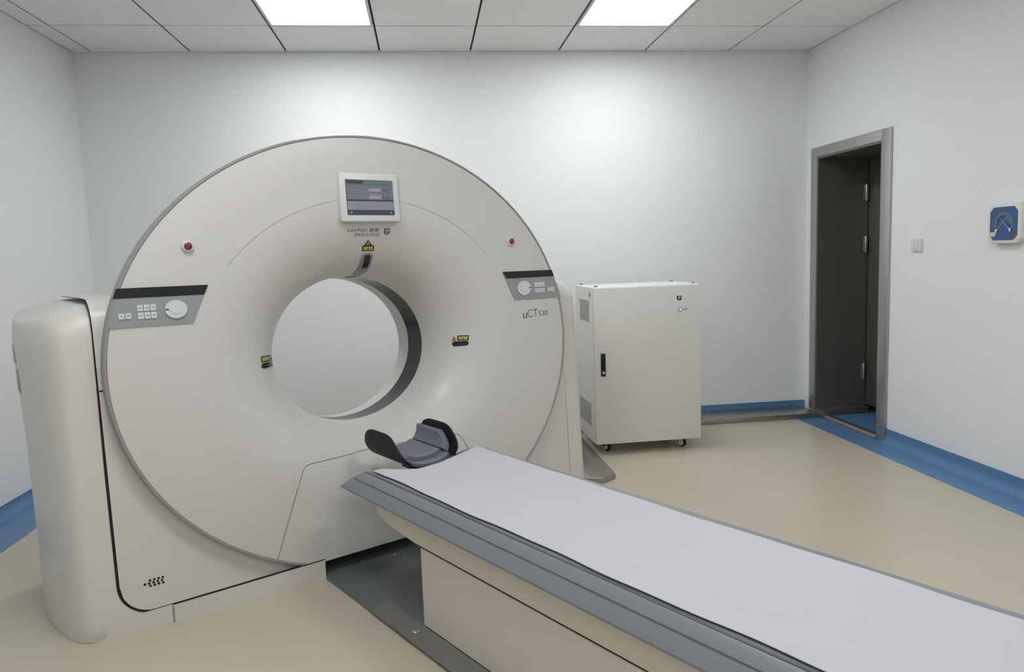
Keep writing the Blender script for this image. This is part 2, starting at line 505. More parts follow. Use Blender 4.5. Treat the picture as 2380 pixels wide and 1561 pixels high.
# the inner part of each cover lies behind the disc: cut it away where the bore housing runs
def trim_inside(me, lim=0.93):
    bm = bmesh.new(); bm.from_mesh(me)
    bmesh.ops.triangulate(bm, faces=bm.faces)
    for _ in range(2):
        long_e = [e for e in bm.edges if e.calc_length() > 0.06]
        bmesh.ops.subdivide_edges(bm, edges=long_e, cuts=1)
        bmesh.ops.triangulate(bm, faces=bm.faces)
    kill = []
    for f in bm.faces:
        c = f.calc_center_median(); v = (Vector((c.x, c.y, c.z))-P0).dot(EV)
        if rho_of(c.x, v) < lim: kill.append(f)
    bmesh.ops.delete(bm, geom=kill, context='FACES')
    bm.to_mesh(me); bm.free(); soft(me, 40)
    return me
sl = obj('side_cover', trim_inside(side_cover(-1)), 'shell_side', gan)
sr = obj('side_cover', trim_inside(side_cover(1)), 'shell_side', gan)

# front panel inside the dark seam
SX, SR, GZ = 1.016, 0.105, 0.060
def panel_profile():
    out = []
    zt = ZT+0.022; r = 0.10
    z = GZ
    zs = [GZ+0.001+(0.86-GZ)*k/60 for k in range(61)] + [0.9, 0.94, 0.98]
    for z in zs: out.append((z, -0.005+(z-0.06)*LEAN))
    yb = -0.005+(zt-r-0.06)*LEAN
    for k in range(0, 9):
        a = math.pi/2*k/8
        out.append((zt-r+r*math.sin(a), yb+r*(1-math.cos(a))))
    out += [(zt+0.002, 0.3), (zt+0.002, 0.69)]
    return out
def front_panel():
    pp = panel_profile(); xs_ = []
    k = 0
    x = -SX
    while x < SX+1e-6:
        xs_.append(x); x += 0.008 if abs(x) > SX-SR-0.01 else 0.0165
    xs_[-1] = SX
    vs, fs = [], []
    for x in xs_:
        e = SX-abs(x); zb = GZ
        if e < SR and x < 0: zb = GZ+SR-math.sqrt(max(0, SR*SR-(SR-e)**2))
        elif e < 0.004: zb = GZ
        for z, y in pp:
            z2 = max(z, zb)
            vs.append((x, y if z >= zb else -0.005+(z2-0.06)*LEAN, z2))
    n = len(pp)
    for i in range(len(xs_)-1):
        for k in range(n-1):
            zs = [vs[j][2] for j in (i*n+k, i*n+k+1, (i+1)*n+k+1, (i+1)*n+k)]
            xm = (xs_[i]+xs_[i+1])/2; zm = sum(zs)/4; ym = vs[i*n+k][1]
            v = (Vector((xm, ym, zm))-P0).dot(EV)
            if rho_of(xm, v) < 0.955: continue
            if max(zs)-min(zs) < 1e-6 and k < 60: continue
            fs.append((i*n+k, i*n+k+1, (i+1)*n+k+1, (i+1)*n+k))
    me = mesh('front_panel', vs, fs, 40)
    bm = bmesh.new(); bm.from_mesh(me)
    loose = [v for v in bm.verts if not v.link_faces]; bmesh.ops.delete(bm, geom=loose, context='VERTS')
    bmesh.ops.remove_doubles(bm, verts=bm.verts, dist=1e-5)
    bm.to_mesh(me); bm.free()
    return me
obj('front_panel', front_panel(), 'shell_white', gan)

# dark seam strip between side cover and front panel
def strip(pathL, pathR):
    vs = list(pathL)+list(pathR); n = len(pathL)
    return mesh('strip', vs, [(k, k+1, n+k+1, n+k) for k in range(n-1)], 60)
pp = panel_profile()
def seam_path(off):
    pts = []
    for i in range(len(pp)-1, -1, -1):
        z, y = pp[i]
        if z < GZ+SR: continue
        z0, y0 = pp[max(i-1, 0)]; z1, y1 = pp[min(i+1, len(pp)-1)]
        t = Vector((y1-y0, z1-z0)).normalized()          # going up / back along the profile
        nn = Vector((-t.y, t.x))                           # outwards (front, then up)
        wd = off*(0.40+0.60*min(1.0, max(0.0, (1.05-z)/0.5))) if off > 0 else off
        pts.append(Vector((-SX-wd, y-nn.x*0.003, z-nn.y*0.003)))
    for k in range(1, 15):
        a = math.pi/2*k/14
        rr = SR+off; zz = GZ+SR-rr*math.sin(a)
        pts.append(Vector((-SX+SR-rr*math.cos(a), -0.002+(zz-0.06)*LEAN, zz)))
    pts.append(Vector((-0.86, -0.002, GZ-off)))
    return pts
obj('seam_gap', strip(seam_path(-0.006), seam_path(0.0085)), 'seam_dark', gan)
obj('seam_gap', strip([Vector((-0.862, -0.0015, GZ+0.004)), Vector((SX, -0.0015, GZ+0.004))],
                      [Vector((-0.862, -0.0015, GZ-0.003)), Vector((SX, -0.0015, GZ-0.003))]), 'seam_dark', gan)
obj('seam_gap', strip([Vector((SX-0.001, -0.004, GZ)), Vector((SX-0.001, 0.05, 0.98))],
                      [Vector((SX+0.003, -0.004, GZ)), Vector((SX+0.003, 0.05, 0.98))]), 'seam_dark', gan)
# short joint from the seam to the rim
obj('panel_joint', strip([Vector((-SX, 0.036, 0.824)), Vector((-0.99, 0.036, 0.824))],
                         [Vector((-SX, 0.036, 0.820)), Vector((-0.99, 0.036, 0.820))]), 'seam_dark', gan)

# plinth along the floor, bulging a little towards the table; a dark joint runs along its top
def pl_top(y): return 0.056-y/2.68*1.162
def run(xsq, fl, sgn):
    vs, fs = [], []
    for x, y in zip(xsq, fl):
        zt = pl_top(y)
        vs += [(sgn*x, y, 0.0), (sgn*x, y, zt), (sgn*x, max(0.004, y+0.004), 0.053), (sgn*x, 0.06, 0.053), (sgn*x, 0.06, 0.0)]
    for i in range(len(xsq)-1):
        for k in range(5):
            fs.append((i*5+k, i*5+(k+1) % 5, (i+1)*5+(k+1) % 5, (i+1)*5+k))
    e = (len(xsq)-1)*5
    fs += [tuple(range(5)), tuple(range(e, e+5))]
    return mesh('plinth', vs, fs, 40)
PX, PF = [-0.861, -0.70, -0.55, -0.42, -0.322], [-0.020, -0.036, -0.048, -0.057, -0.062]
CXF, CFF = [-1.105, -1.06, -1.02, -0.95, -0.8645], [0.0045, -0.0005, -0.004, -0.011, -0.0195]
for sgn in (1, -1):
    obj('plinth', run(PX, PF, sgn), 'shell_side', gan)
    obj('lower_edge', run(CXF, CFF, sgn), 'shell_side', gan)
    obj('seam_gap', strip([Vector((sgn*x, y-0.0008, pl_top(y)+0.0005)) for x, y in zip(PX, PF)],
                          [Vector((sgn*x, y-0.0008, pl_top(y)-0.0035)) for x, y in zip(PX, PF)]), 'seam_dark', gan)
obj('plinth_joint', box_mesh(-0.8645, -0.8605, -0.0235, 0.02, 0.0, GZ-0.003), 'seam_soft', gan)
obj('base_beam', box_mesh(-0.322, 0.322, 0.125, 0.16, 0.016, GZ-0.004), 'trim_grey', gan)
obj('base_block', box_mesh(-0.90, 0.90, 0.162, 0.66, 0.0, 0.055), 'trim_grey', gan)

# hand recess on the outer flank
hr = [Vector((-1.199, 0.36, 0.985)), Vector((-1.199, 0.36, 0.82))]
obj('flank_grip', box_mesh(-1.2085, -1.188, 0.37, 0.47, 0.90, 0.968, bevel=0.003), 'trim_grey', gan)
obj('flank_grip', box_mesh(-1.2065, -1.187, 0.35, 0.45, 0.80, 0.885, bevel=0.003), 'trim_grey', gan)

# --- details printed or mounted on the face: pixel -> face coordinates, then mapped on the real surface
def poly_on_face(uv, off, thick=0.0):
    top = [S(x, v, off) for x, v in uv]
    n = len(top)
    if not thick:
        return mesh('poly', top, [tuple(range(n))])
    low = [S(x, v, -0.001) for x, v in uv]
    fs = [tuple(range(n))] + [(i, (i+1) % n, n+(i+1) % n, n+i) for i in range(n)]
    return mesh('poly', top+low, fs)
def text_on_face(s, x0, v0, width, height, material, name, off=0.0012, sx=None, spacing=1.0, shear=0.0, bold=0.0):
    me = text_mesh(s, 1.0, 0, spacing, shear, bold)
    xs_ = [v.co.x for v in me.vertices]; ys_ = [v.co.y for v in me.vertices]
    ax, bx, ay, by = min(xs_), max(xs_), min(ys_), max(ys_)
    for v in me.vertices:
        x = x0+(v.co.x-ax)/(bx-ax)*width; y = v0+(v.co.y-ay)/(by-ay)*height
        v.co = S(x, y, off)
    return obj(name, me, material, gan)
def disc_on_face(x, v, rx, ry, off, n=28, thick=0.0):
    return poly_on_face([(x+rx*math.cos(2*math.pi*k/n), v+ry*math.sin(2*math.pi*k/n)) for k in range(n)], off, thick)

# faint circular joint of the bell cover
def arc_strip(rho, a0, a1, wd, off, n=60):
    L, R_ = [], []
    for k in range(n+1):
        a = a0+(a1-a0)*k/n
        for lst, rr in ((L, rho+wd/2), (R_, rho-wd/2)):
            lst.append(S(EA*rr*math.cos(a), VC+EB*rr*math.sin(a), off))
    return strip(L, R_)
obj('cover_joint', arc_strip(0.712, math.radians(38), math.radians(144), 0.0030, 0.0008), 'seam_faint', gan)
# joints of the removable lower apron
def line_on_face(uv, wd, off=0.0008, sub=8):
    P = []
    for i in range(len(uv)-1):
        for k in range(sub):
            t = k/sub
            P.append((uv[i][0]*(1-t)+uv[i+1][0]*t, uv[i][1]*(1-t)+uv[i+1][1]*t))
    P.append(uv[-1])
    L, R_ = [], []
    for i, q in enumerate(P):
        a = P[max(i-1, 0)]; b = P[min(i+1, len(P)-1)]
        dx, dv = b[0]-a[0], b[1]-a[1]; l = math.hypot(dx, dv) or 1
        nx, nv = -dv/l*wd/2, dx/l*wd/2
        L.append(S(q[0]+nx, q[1]+nv, off)); R_.append(S(q[0]-nx, q[1]-nv, off))
    return strip(L, R_)
apl = [face_uv(*q) for q in ((643, 1308), (672, 1205), (690, 1143), (704, 1094), (711, 1083), (724, 1077), (800, 1059))]
obj('apron_joint', line_on_face(apl, 0.0030), 'seam_soft', gan)
tv = apl[-1][1]
obj('apron_joint', line_on_face([apl[-1], (0.0, tv+0.005), (-apl[-1][0], tv)], 0.0026), 'seam_soft', gan)
obj('apron_joint', line_on_face([(-x, v) for x, v in apl], 0.0030), 'seam_soft', gan)

# screen
def rect_uv(a, b): return [(a[0], b[1]), (b[0], b[1]), (b[0], a[1]), (a[0], a[1])]
scr = bpy.data.objects.new('display', None); COL.objects.link(scr); scr.parent = gan; scr['label'] = 'small grey status screen in a white bezel'
SXC, SVC = 0.000, 1.408
so = S(SXC, SVC)
scr.location = so; scr.rotation_euler = (-TILT, 0, 0)
obj('bezel', box_mesh(-0.130, 0.130, -0.016, 0.012, -0.096, 0.096, bevel=0.005, seg=3), 'bezel', scr)
def sq(x0, x1, z0, z1, y, m, nm): return obj(nm, box_mesh(x0, x1, y, y+0.002, z0, z1), m, scr)
sq(-0.105, 0.104, -0.070, 0.069, -0.0170, 'screen_dark', 'screen_panel')
sq(-0.104, 0.103, 0.050, 0.068, -0.0176, 'screen_top', 'screen_field')
sq(-0.102, -0.030, 0.053, 0.066, -0.0182, 'screen_dark', 'screen_field')
sq(-0.103, 0.103, -0.009, 0.049, -0.0176, 'screen_bg', 'screen_field')
sq(-0.103, 0.103, -0.050, -0.016, -0.0176, 'screen_mid', 'screen_field')
sq(-0.006, 0.048, 0.024, 0.036, -0.0182, 'screen_light', 'screen_field')
sq(-0.006, 0.048, -0.005, 0.007, -0.0182, 'screen_light', 'screen_field')
sq(-0.008, 0.048, 0.009, 0.014, -0.0182, 'screen_mid', 'screen_field')
for sx_, sz_ in ((-0.088, -0.060), (0.088, -0.060)):
    sq(sx_-0.004, sx_+0.004, sz_-0.003, sz_+0.003, -0.0176, 'screen_light', 'screen_icon')
for s_, z_ in (('-041.2', 0.022), ('0102.0', -0.008)):
    me = text_mesh(s_, 0.021)
    for v in me.vertices: v.co = Vector((0.053+v.co.x*0.62, -0.0183, z_+v.co.y))
    obj('readout', me, 'screen_dark', scr)

# brand lettering and shield mark
a = face_uv(807, 539); b = face_uv(846, 530); c = face_uv(882, 531)
u0, v0 = face_uv(807, 540)[0], face_uv(860, 539)[1]
u1 = face_uv(882, 540)[0]; v1 = face_uv(860, 530)[1]
text_on_face('UNITED 联影', u0, v0, u1-u0, v1-v0, 'print_grey', 'lettering', spacing=1.05, shear=0.12, bold=0.006)
u0b, v0b, v1b = face_uv(823, 548)[0], face_uv(860, 549)[1], face_uv(860, 541)[1]
text_on_face('IMAGING', u0b, v0b, u1-u0b, v1b-v0b, 'print_grey', 'lettering', spacing=1.12, shear=0.12, bold=0.0)
def shield(pt, m, parent, name, w_, h_):
    """pt(x,y) maps the unit mark to the surface; three bars forming a shield"""
    parts = [[(0, 1), (0.36, 1), (0.36, 0.0), (0.12, 0.18), (0, 0.38)],
             [(0.46, 1), (0.95, 1), (1.0, 0.9), (1.0, 0.74), (0.46, 0.74)],
             [(0.46, 0.58), (1.0, 0.58), (1.0, 0.34), (0.86, 0.14), (0.46, -0.02)]]
    vs, fs = [], []
    for p in parts:
        i0 = len(vs); vs += [pt(x*w_, y*h_) for x, y in p]; fs.append(tuple(range(i0, len(vs))))
    return obj(name, mesh('mark', vs, fs), m, parent)
su, sv = face_uv(891, 546); su2, sv2 = face_uv(907, 530)
shield(lambda x, y: S(su+x, sv+y, 0.0014), 'print_grey', gan, 'shield_mark', su2-su, sv2-sv)
# model lettering
mu, mv = face_uv(1216, 738); mu2 = face_uv(1245, 736)[0]; mv2 = face_uv(1240, 718)[1]
text_on_face('u', mu, mv-0.004, 0.022, 0.026, 'print_dark', 'lettering', bold=-0.012)
text_on_face('CT', mu+0.026, mv-0.001, 0.062, mv2-mv+0.001, 'print_dark', 'lettering', bold=-0.018)
text_on_face('530', mu+0.093, mv+0.001, 0.056, 0.024, 'print_dark', 'lettering', bold=-0.012)

# warning labels, laser windows
def grid_on_face(L, R_, off, cols=6):
    vs, fs = [], []
    for (lx, lv_), (rx, rv) in zip(L, R_):
        for k in range(cols):
            t = k/(cols-1); vs.append(S(lx+(rx-lx)*t, lv_+(rv-lv_)*t, off))
    for i in range(len(L)-1):
        for k in range(cols-1): fs.append((i*cols+k, i*cols+k+1, (i+1)*cols+k+1, (i+1)*cols+k))
    return mesh('grid', vs, fs, 60)
def quad_px(q, off, rows=4):
    """q: four photo corners, top-left, top-right, bottom-right, bottom-left"""
    L, R_ = [], []
    for k in range(rows+1):
        t = k/rows
        L.append(face_uv(q[0][0]*(1-t)+q[3][0]*t, q[0][1]*(1-t)+q[3][1]*t))
        R_.append(face_uv(q[1][0]*(1-t)+q[2][0]*t, q[1][1]*(1-t)+q[2][1]*t))
    return grid_on_face(L, R_, off)
def inset_q(q, fx_, fy_):
    def at(u, v):
        tx = q[0][0]*(1-u)+q[1][0]*u, q[0][1]*(1-u)+q[1][1]*u
        bx = q[3][0]*(1-u)+q[2][0]*u, q[3][1]*(1-u)+q[2][1]*u
        return tx[0]*(1-v)+bx[0]*v, tx[1]*(1-v)+bx[1]*v
    return at, [at(fx_, fy_), at(1-fx_, fy_), at(1-fx_, 1-fy_), at(fx_, 1-fy_)]
def warn(q, tri_px):
    at, qi = inset_q(q, 0.10, 0.20)
    o = obj('warning_label', quad_px(q, 0.0014), 'label_black', gan)
    obj('label_field', quad_px(qi, 0.0022), 'label_yellow', o)
    obj('label_figure', poly_on_face([face_uv(*at(0.42, 0.64)), face_uv(*at(0.58, 0.64)), face_uv(*at(0.5, 0.30))], 0.003), 'label_black', o)
    for u in (0.22, 0.68):
        obj('label_figure', poly_on_face([face_uv(*at(u, 0.45)), face_uv(*at(u+0.12, 0.45)), face_uv(*at(u+0.12, 0.53)), face_uv(*at(u, 0.53))], 0.003), 'label_black', o)
    T_ = [face_uv(*p) for p in tri_px]
    t_ = obj('warning_triangle', poly_on_face(T_, 0.0014), 'label_black', gan)
    cx_, cv_ = sum(p[0] for p in T_)/3, sum(p[1] for p in T_)/3
    obj('triangle_field', poly_on_face([(cx_+(p[0]-cx_)*0.55, cv_+(p[1]-cv_)*0.55) for p in T_], 0.0022), 'label_yellow', t_)
    obj('triangle_figure', poly_on_face([(cx_+(p[0]-cx_)*0.2, cv_+(p[1]-cv_)*0.2) for p in T_], 0.003), 'label_black', t_)
warn([(842, 570), (869, 569.5), (868.5, 582), (841, 583)], ((846, 569), (864, 569), (855.5, 557)))
warn([(1063, 779.5), (1089.5, 778.5), (1089.5, 790), (1063, 791)], ((1050, 792), (1061, 791), (1054.5, 781.5)))
warn([(606, 828), (626, 824.5), (626, 839), (607, 842.5)], ((627, 839), (632.5, 837), (630, 826)))
def pill(ax, ay, bx, by, hw):
    """rounded window between two photo points, hw in photo pixels"""
    d = Vector((bx-ax, by-ay)); l = d.length; d /= l; n_ = Vector((-d.y, d.x)); L, R_ = [], []
    A = Vector((ax, ay)); N_ = 22
    for k in range(N_+1):
        t = -hw+(l+2*hw)*k/N_
        e = max(0.0, -t, t-l)
        ww = math.sqrt(max(0.01, hw*hw-e*e))
        c = A+d*t
        L.append(face_uv(*(c+n_*ww))); R_.append(face_uv(*(c-n_*ww)))
    return grid_on_face(L, R_, 0.0018)
obj('laser_window', pill(1056, 799, 1084, 797, 5.6), 'black_gloss', gan)
obj('laser_window', pill(613, 850, 628, 846, 6.0), 'black_gloss', gan)
def px_strip(Lpx, Rpx, off):
    L = [face_uv(780+x/15.6, 560+y/15.6) for x, y in Lpx]; R_ = [face_uv(780+x/15.6, 560+y/15.6) for x, y in Rpx]
    vs, fs, C_ = [], [], 5
    for (lx, lv_), (rx, rv) in zip(L, R_):
        for k in range(C_):
            t = k/(C_-1); vs.append(S(lx+(rx-lx)*t, lv_+(rv-lv_)*t, off))
    for i in range(len(L)-1):
        for k in range(C_-1): fs.append((i*C_+k, i*C_+k+1, (i+1)*C_+k+1, (i+1)*C_+k))
    return mesh('pxs', vs, fs, 60)
obj('laser_channel', px_strip(
    [(1090, 445), (960, 510), (915, 600), (890, 680), (850, 800), (825, 890), (780, 980), (735, 1060), (680, 1130), (600, 1200), (470, 1270), (350, 1310), (250, 1340)],
    [(1250, 430), (1345, 490), (1345, 560), (1315, 680), (1285, 790), (1245, 900), (1205, 980), (1140, 1070), (1060, 1150), (960, 1225), (800, 1285), (600, 1310), (300, 1352)], 0.0012), 'trim_grey', gan)
obj('laser_window', px_strip(
    [(1130, 497), (1075, 520), (1040, 575), (1028, 650), (1005, 760), (975, 860), (945, 950), (940, 978)],
    [(1215, 493), (1250, 520), (1265, 570), (1258, 640), (1225, 760), (1190, 860), (1150, 930), (1080, 976)], 0.0024), 'black_gloss', gan)

# red indicator buttons
for px, py in ((435, 572.5), (1185.5, 561)):
    x, v = face_uv(px, py)
    bt = bpy.data.objects.new('stop_button', None); COL.objects.link(bt); bt.parent = gan
    bt.location = S(x, v); bt.rotation_euler = (-TILT, 0, 0)
    obj('collar', lathe([(0.0205, 0.006), (0.0205, -0.007), (0.018, -0.011), (0.0125, -0.011)], 'y', 28), 'bezel', bt)
    obj('button_cap', lathe([(0.0135, -0.008), (0.0132, -0.0145), (0.010, -0.0165), (0.004, -0.0175)], 'y', 24), 'red_lamp', bt)

# control panels
def control_panel(quad, bar_px, dial_px, dial_r, btn_rects, tick_side):
    o = obj('control_panel', quad_px(quad, 0.0035, 8), 'panel_grey', gan)
    o['label'] = 'grey control pad with a round dial and white keys'
    obj('black_bar', quad_px(bar_px, 0.0046, 3), 'black_gloss', o)
    x, v = face_uv(*dial_px)
    d = obj('dial', disc_on_face(x, v, dial_r, dial_r*0.86, 0.009, 36, 0.008), 'button_white', o)
    obj('dial_hub', disc_on_face(x, v, dial_r*0.52, dial_r*0.45, 0.0105, 28, 0.002), 'bezel', o)
    obj('dial_mark', poly_on_face(rect_uv((x+tick_side*dial_r*0.82-0.006, v-0.0025), (x+tick_side*dial_r*0.82+0.006, v+0.0025)), 0.0095), 'glyph_dark', o)
    for (rx0, ry0, rx1, ry1, n_) in btn_rects:
        (x0, v1_), (x1, v0_) = face_uv(rx0, ry0), face_uv(rx1, ry1)
        wd = (x1-x0)/n_
        for k in range(n_):
            ba, bb = x0+k*wd+0.0015, x0+(k+1)*wd-0.0015
            kb = obj('key', poly_on_face(rect_uv((ba, v0_), (bb, v1_)), 0.007, 0.006), 'button_white', o)
            xm, vm = (ba+bb)/2, (v0_+v1_)/2
            obj('key_glyph', poly_on_face(rect_uv((xm-0.0035, vm-0.002), (xm+0.0035, vm+0.002)), 0.0075), 'panel_grey', o)
control_panel([(266, 671.5), (482, 662), (449, 750), (246, 765)], [(268, 671), (482.5, 661.5), (474, 684), (261, 695)], (408, 718), 0.036,
              [(316, 709, 363, 720.5, 3), (318, 726.5, 365, 738.5, 3), (273, 729.5, 306, 740.5, 2)], -1)
control_panel([(1167, 632), (1281, 627.5), (1303, 690), (1196, 697)], [(1166.5, 631.5), (1281, 627), (1286, 641.5), (1176, 647.5)], (1216.5, 669), 0.039,
              [(1239.5, 656.5, 1264.5, 665.5, 3), (1241, 670, 1264.5, 678, 3), (1270.5, 667.5, 1287, 676, 2)], 1)

# speaker holes low on the front panel
hole = bmesh.new()
ho = lathe([(0.0042, 0.0), (0.0042, -0.0012), (0.002, -0.0014)], 'y', 10)
sp = bpy.data.objects.new('speaker_grille', None); COL.objects.link(sp); sp.parent = gan
sp.location = (-0.905, -0.0055+0.095*LEAN, 0.152)
for j, (cnt, offx) in enumerate(((4, 0.004), (5, -0.006), (4, 0.004))):
    for k in range(cnt):
        obj('sound_hole', ho, 'seam_dark', sp, (offx+(k-(cnt-1)/2)*0.0135-0.002, (1-j)*0.009*LEAN, (1-j)*0.0095))

# ------------------------------------------------------------------ patient table (same axis as the scanner)
def gthing(name, label, cat):
    return thing(name, label, cat, GO, GR)
tab = gthing('patient_table', 'long CT patient couch with grey rails on a cream pedestal', 'patient table')
YE = -2.78
def section_loft(half, y0f, y1):
    """half: right-hand outline (x,z) from top centre to bottom centre"""
    pts = half + [(-x, z) for x, z in reversed(half) if x > 1e-6]
    n = len(pts); vs = [(x, y0f(x, z), z) for x, z in pts]+[(x, y1, z) for x, z in pts]
    fs = [(i, (i+1) % n, n+(i+1) % n, n+i) for i in range(n)] + [tuple(range(n)), tuple(range(2*n-1, n-1, -1))]
    return mesh('loft', vs, fs, 28)
def nose(x, z):      # the end is scooped out round the head holder
    q = min(1.0, max(0.0, (0.205-abs(x))/0.075)); q = q*q*(3-2*q)
    return -0.298+(0.463-z)*1.62*(1-q)-0.125*q
obj('tabletop', section_loft([(0.0, 0.459), (0.06, 0.459), (0.11, 0.460), (0.13, 0.460), (0.15, 0.4605), (0.17, 0.461), (0.19, 0.4615), (0.205, 0.462), (0.240, 0.463), (0.254, 0.462), (0.2805, 0.4385), (0.2975, 0.398), (0.296, 0.390), (0.286, 0.386), (0.205, 0.386), (0.19, 0.386), (0.17, 0.386), (0.15, 0.386), (0.13, 0.386), (0.11, 0.386), (0.06, 0.386), (0.0, 0.386)], nose, YE), 'table_grey', tab)
def rail_line(x0, z0, x1, z1, y0, nm, sides=(-1, 1)):
    for s in sides:
        vs = [(s*x0, y0, z0), (s*x1, y0, z1), (s*x1, YE+0.01, z1), (s*x0, YE+0.01, z0)]
        me = mesh('line', vs, [(0, 1, 2, 3)])
        obj(nm, me, 'table_line', tab)
rail_line(0.2795, 0.4402, 0.2818, 0.4368, -0.27, 'rail_groove')
rail_line(0.2455, 0.4638, 0.2530, 0.4636, -0.30, 'top_groove', (-1,))
# carriage below the top
poly = [(-0.335, 0.386), (-0.352, 0.350), (-0.385, 0.318), (-0.45, 0.300), (-0.62, 0.288), (YE+0.1, 0.288), (YE+0.1, 0.386)]
obj('carriage', prism(poly, 'x', -0.247, 0.247, bevel=0.006, seg=2), 'table_cream', tab)
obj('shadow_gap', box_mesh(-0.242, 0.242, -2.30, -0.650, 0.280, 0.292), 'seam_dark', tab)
pd = bmesh.new(); bm_box(pd, -0.246, 0.246, -2.32, -0.642, 0.022, 0.2835)
ve = [e for e in pd.edges if abs(e.verts[0].co.z-e.verts[1].co.z) > 0.1]
bmesh.ops.bevel(pd, geom=ve, offset=0.022, segments=4, affect='EDGES', profile=0.5)
me = bpy.data.meshes.new('pedestal'); pd.to_mesh(me); pd.free(); soft(me, 40)
obj('pedestal', me, 'table_cream', tab)
obj('pedestal_foot', box_mesh(-0.236, 0.236, -2.31, -0.655, 0.013, 0.024), 'seam_soft', tab)

# floor plate under the table
pl = gthing('floor_plate', 'dark grey steel base plate on the floor under the couch', 'base plate')
obj('plate', box_mesh(-0.321, 0.321, -2.75, 0.12, 0.0, 0.012, bevel=0.002, seg=1), 'plate_grey', pl)
obj('cover_strip', prism([(-0.327, -0.435), (-0.246, -0.412), (-0.246, -2.75), (-0.327, -2.75)], 'z', 0.0122, 0.020, bevel=0.001, seg=1), 'plate_strip', pl)
obj('cover_strip', prism([(0.327, -0.435), (0.246, -0.412), (0.246, -2.75), (0.327, -2.75)], 'z', 0.0122, 0.020, bevel=0.001, seg=1), 'plate_strip', pl)
scm = lathe([(0.012, 0.0), (0.012, 0.002), (0.009, 0.004), (0.004, 0.0045)], 'z', 14)
for x, y, z in ((-0.016, -0.045, 0.012), (-0.287, -0.673, 0.020), (-0.287, -1.6, 0.020), (0.287, -0.673, 0.020)):
    obj('screw_head', scm, 'chrome', pl, (x, y, z))

# paper sheet on the couch: a thin cloth with wavy edges
def sheet_mesh():
    fr = [(853, 1098), (884, 1089), (932, 1090), (971, 1089), (996, 1082.5), (1022, 1075), (1065, 1056), (1109, 1035)]
    fe = []
    for px, py in fr:
        q = to_g(onplane(px, py, 2, 0.470)); fe.append((q.x, q.y))
    fe.sort()
    def front(x):
        if x <= fe[0][0]: return fe[0][1]
        for i in range(len(fe)-1):
            if fe[i][0] <= x <= fe[i+1][0]:
                t = (x-fe[i][0])/(fe[i+1][0]-fe[i][0]); return fe[i][1]*(1-t)+fe[i+1][1]*t
        return fe[-1][1]
    NX, NY = 40, 150
    top, vs, fs = [], [], []
    for j in range(NY+1):
        t = j/NY
        for i in range(NX+1):
            s = i/NX*2-1
            yb = -0.33+(-2.74+0.33)*t
            wl = -0.234-0.006*min(1, max(0, -yb-0.6))+0.0030*math.sin(yb*9.0)+0.0015*math.sin(yb*23+1)
            wr = 0.236-0.021*min(1, max(0, -yb-0.35)/0.6)+0.0035*math.sin(yb*7.0+2)+0.002*math.sin(yb*19)
            x = wl+(wr-wl)*(s+1)/2
            y0 = front(x)
            y = y0+(-2.74-y0)*t
            z = 0.4690+0.0012*math.sin(y*13+x*9)*(1-abs(s))+0.001*math.sin(y*31-x*17)*(1-abs(s))+0.0010
            top.append(Vector((x, y, z)))
    n = len(top)
    vs = top+[p-Vector((0, 0, 0.0018)) for p in top]
    W_ = NX+1
    for j in range(NY):
        for i in range(NX):
            a = j*W_+i
            fs.append((a, a+1, a+W_+1, a+W_)); fs.append((n+a, n+a+W_, n+a+W_+1, n+a+1))
    for i in range(NX):
        fs.append((i, n+i, n+i+1, i+1)); a = NY*W_+i; fs.append((a, a+1, n+a+1, n+a))
    for j in range(NY):
        a = j*W_; fs.append((a, a+W_, n+a+W_, n+a)); a = j*W_+NX; fs.append((a, n+a, n+a+W_, a+W_))
    return mesh('sheet', vs, fs, 60)
sh = obj('couch_sheet', sheet_mesh(), 'sheet_white', None, GO, GR)
tag(sh, 'plain white sheet laid along the CT couch', 'sheet')

# ------------------------------------------------------------------ head holder at the end of the couch
hd = gthing('head_holder', 'black cradle head holder with grey pads at the couch end', 'head rest')
HA, HB, HZ, HX = 0.133, 0.114, 0.543, 0.010
def sp_(v): return math.copysign(abs(v)**0.82, v)
def cradle(phi0f, phi1f, y0, y1, inset, thick, ny=26, nphi=30, smooth=50, round_=0.0):
    """a piece of a trough: angle range phi0..phi1 may vary along y"""
    out, inn = [], []
    for j in range(ny+1):
        t = j/ny; y = y0+(y1-y0)*t
        a0, a1 = phi0f(t), phi1f(t)
        for i in range(nphi+1):
            ph = a0+(a1-a0)*i/nphi
            e = 0.0
            if round_:
                dx = min(i, nphi-i)/nphi*abs(a1-a0)*HA; dy = min(t, 1-t)*abs(y1-y0)
                q = min(dx, dy, round_)/round_
                e = round_*0.55*(1-math.sqrt(max(0, 1-(1-q)**2)))
            k0 = inset; k1 = inset+thick-e
            out.append((HX+(HA-k0)*sp_(math.sin(ph)), y, HZ-(HB-k0)*sp_(math.cos(ph))))
            inn.append((HX+(HA-k1)*sp_(math.sin(ph)), y, HZ-(HB-k1)*sp_(math.cos(ph))))
    n = len(out); Wd = nphi+1; vs = out+inn; fs = []
    for j in range(ny):
        for i in range(nphi):
            a = j*Wd+i
            fs.append((a, a+1, a+Wd+1, a+Wd)); fs.append((n+a, n+a+Wd, n+a+Wd+1, n+a+1))
    for i in range(nphi):
        fs.append((i, n+i, n+i+1, i+1)); a = ny*Wd+i; fs.append((a, a+1, n+a+1, n+a))
    for j in range(ny):
        a = j*Wd; fs.append((a, a+Wd, n+a+Wd, n+a)); a = j*Wd+nphi; fs.append((a, n+a, n+a+Wd, a+Wd))
    return mesh('cradle', vs, fs, smooth)
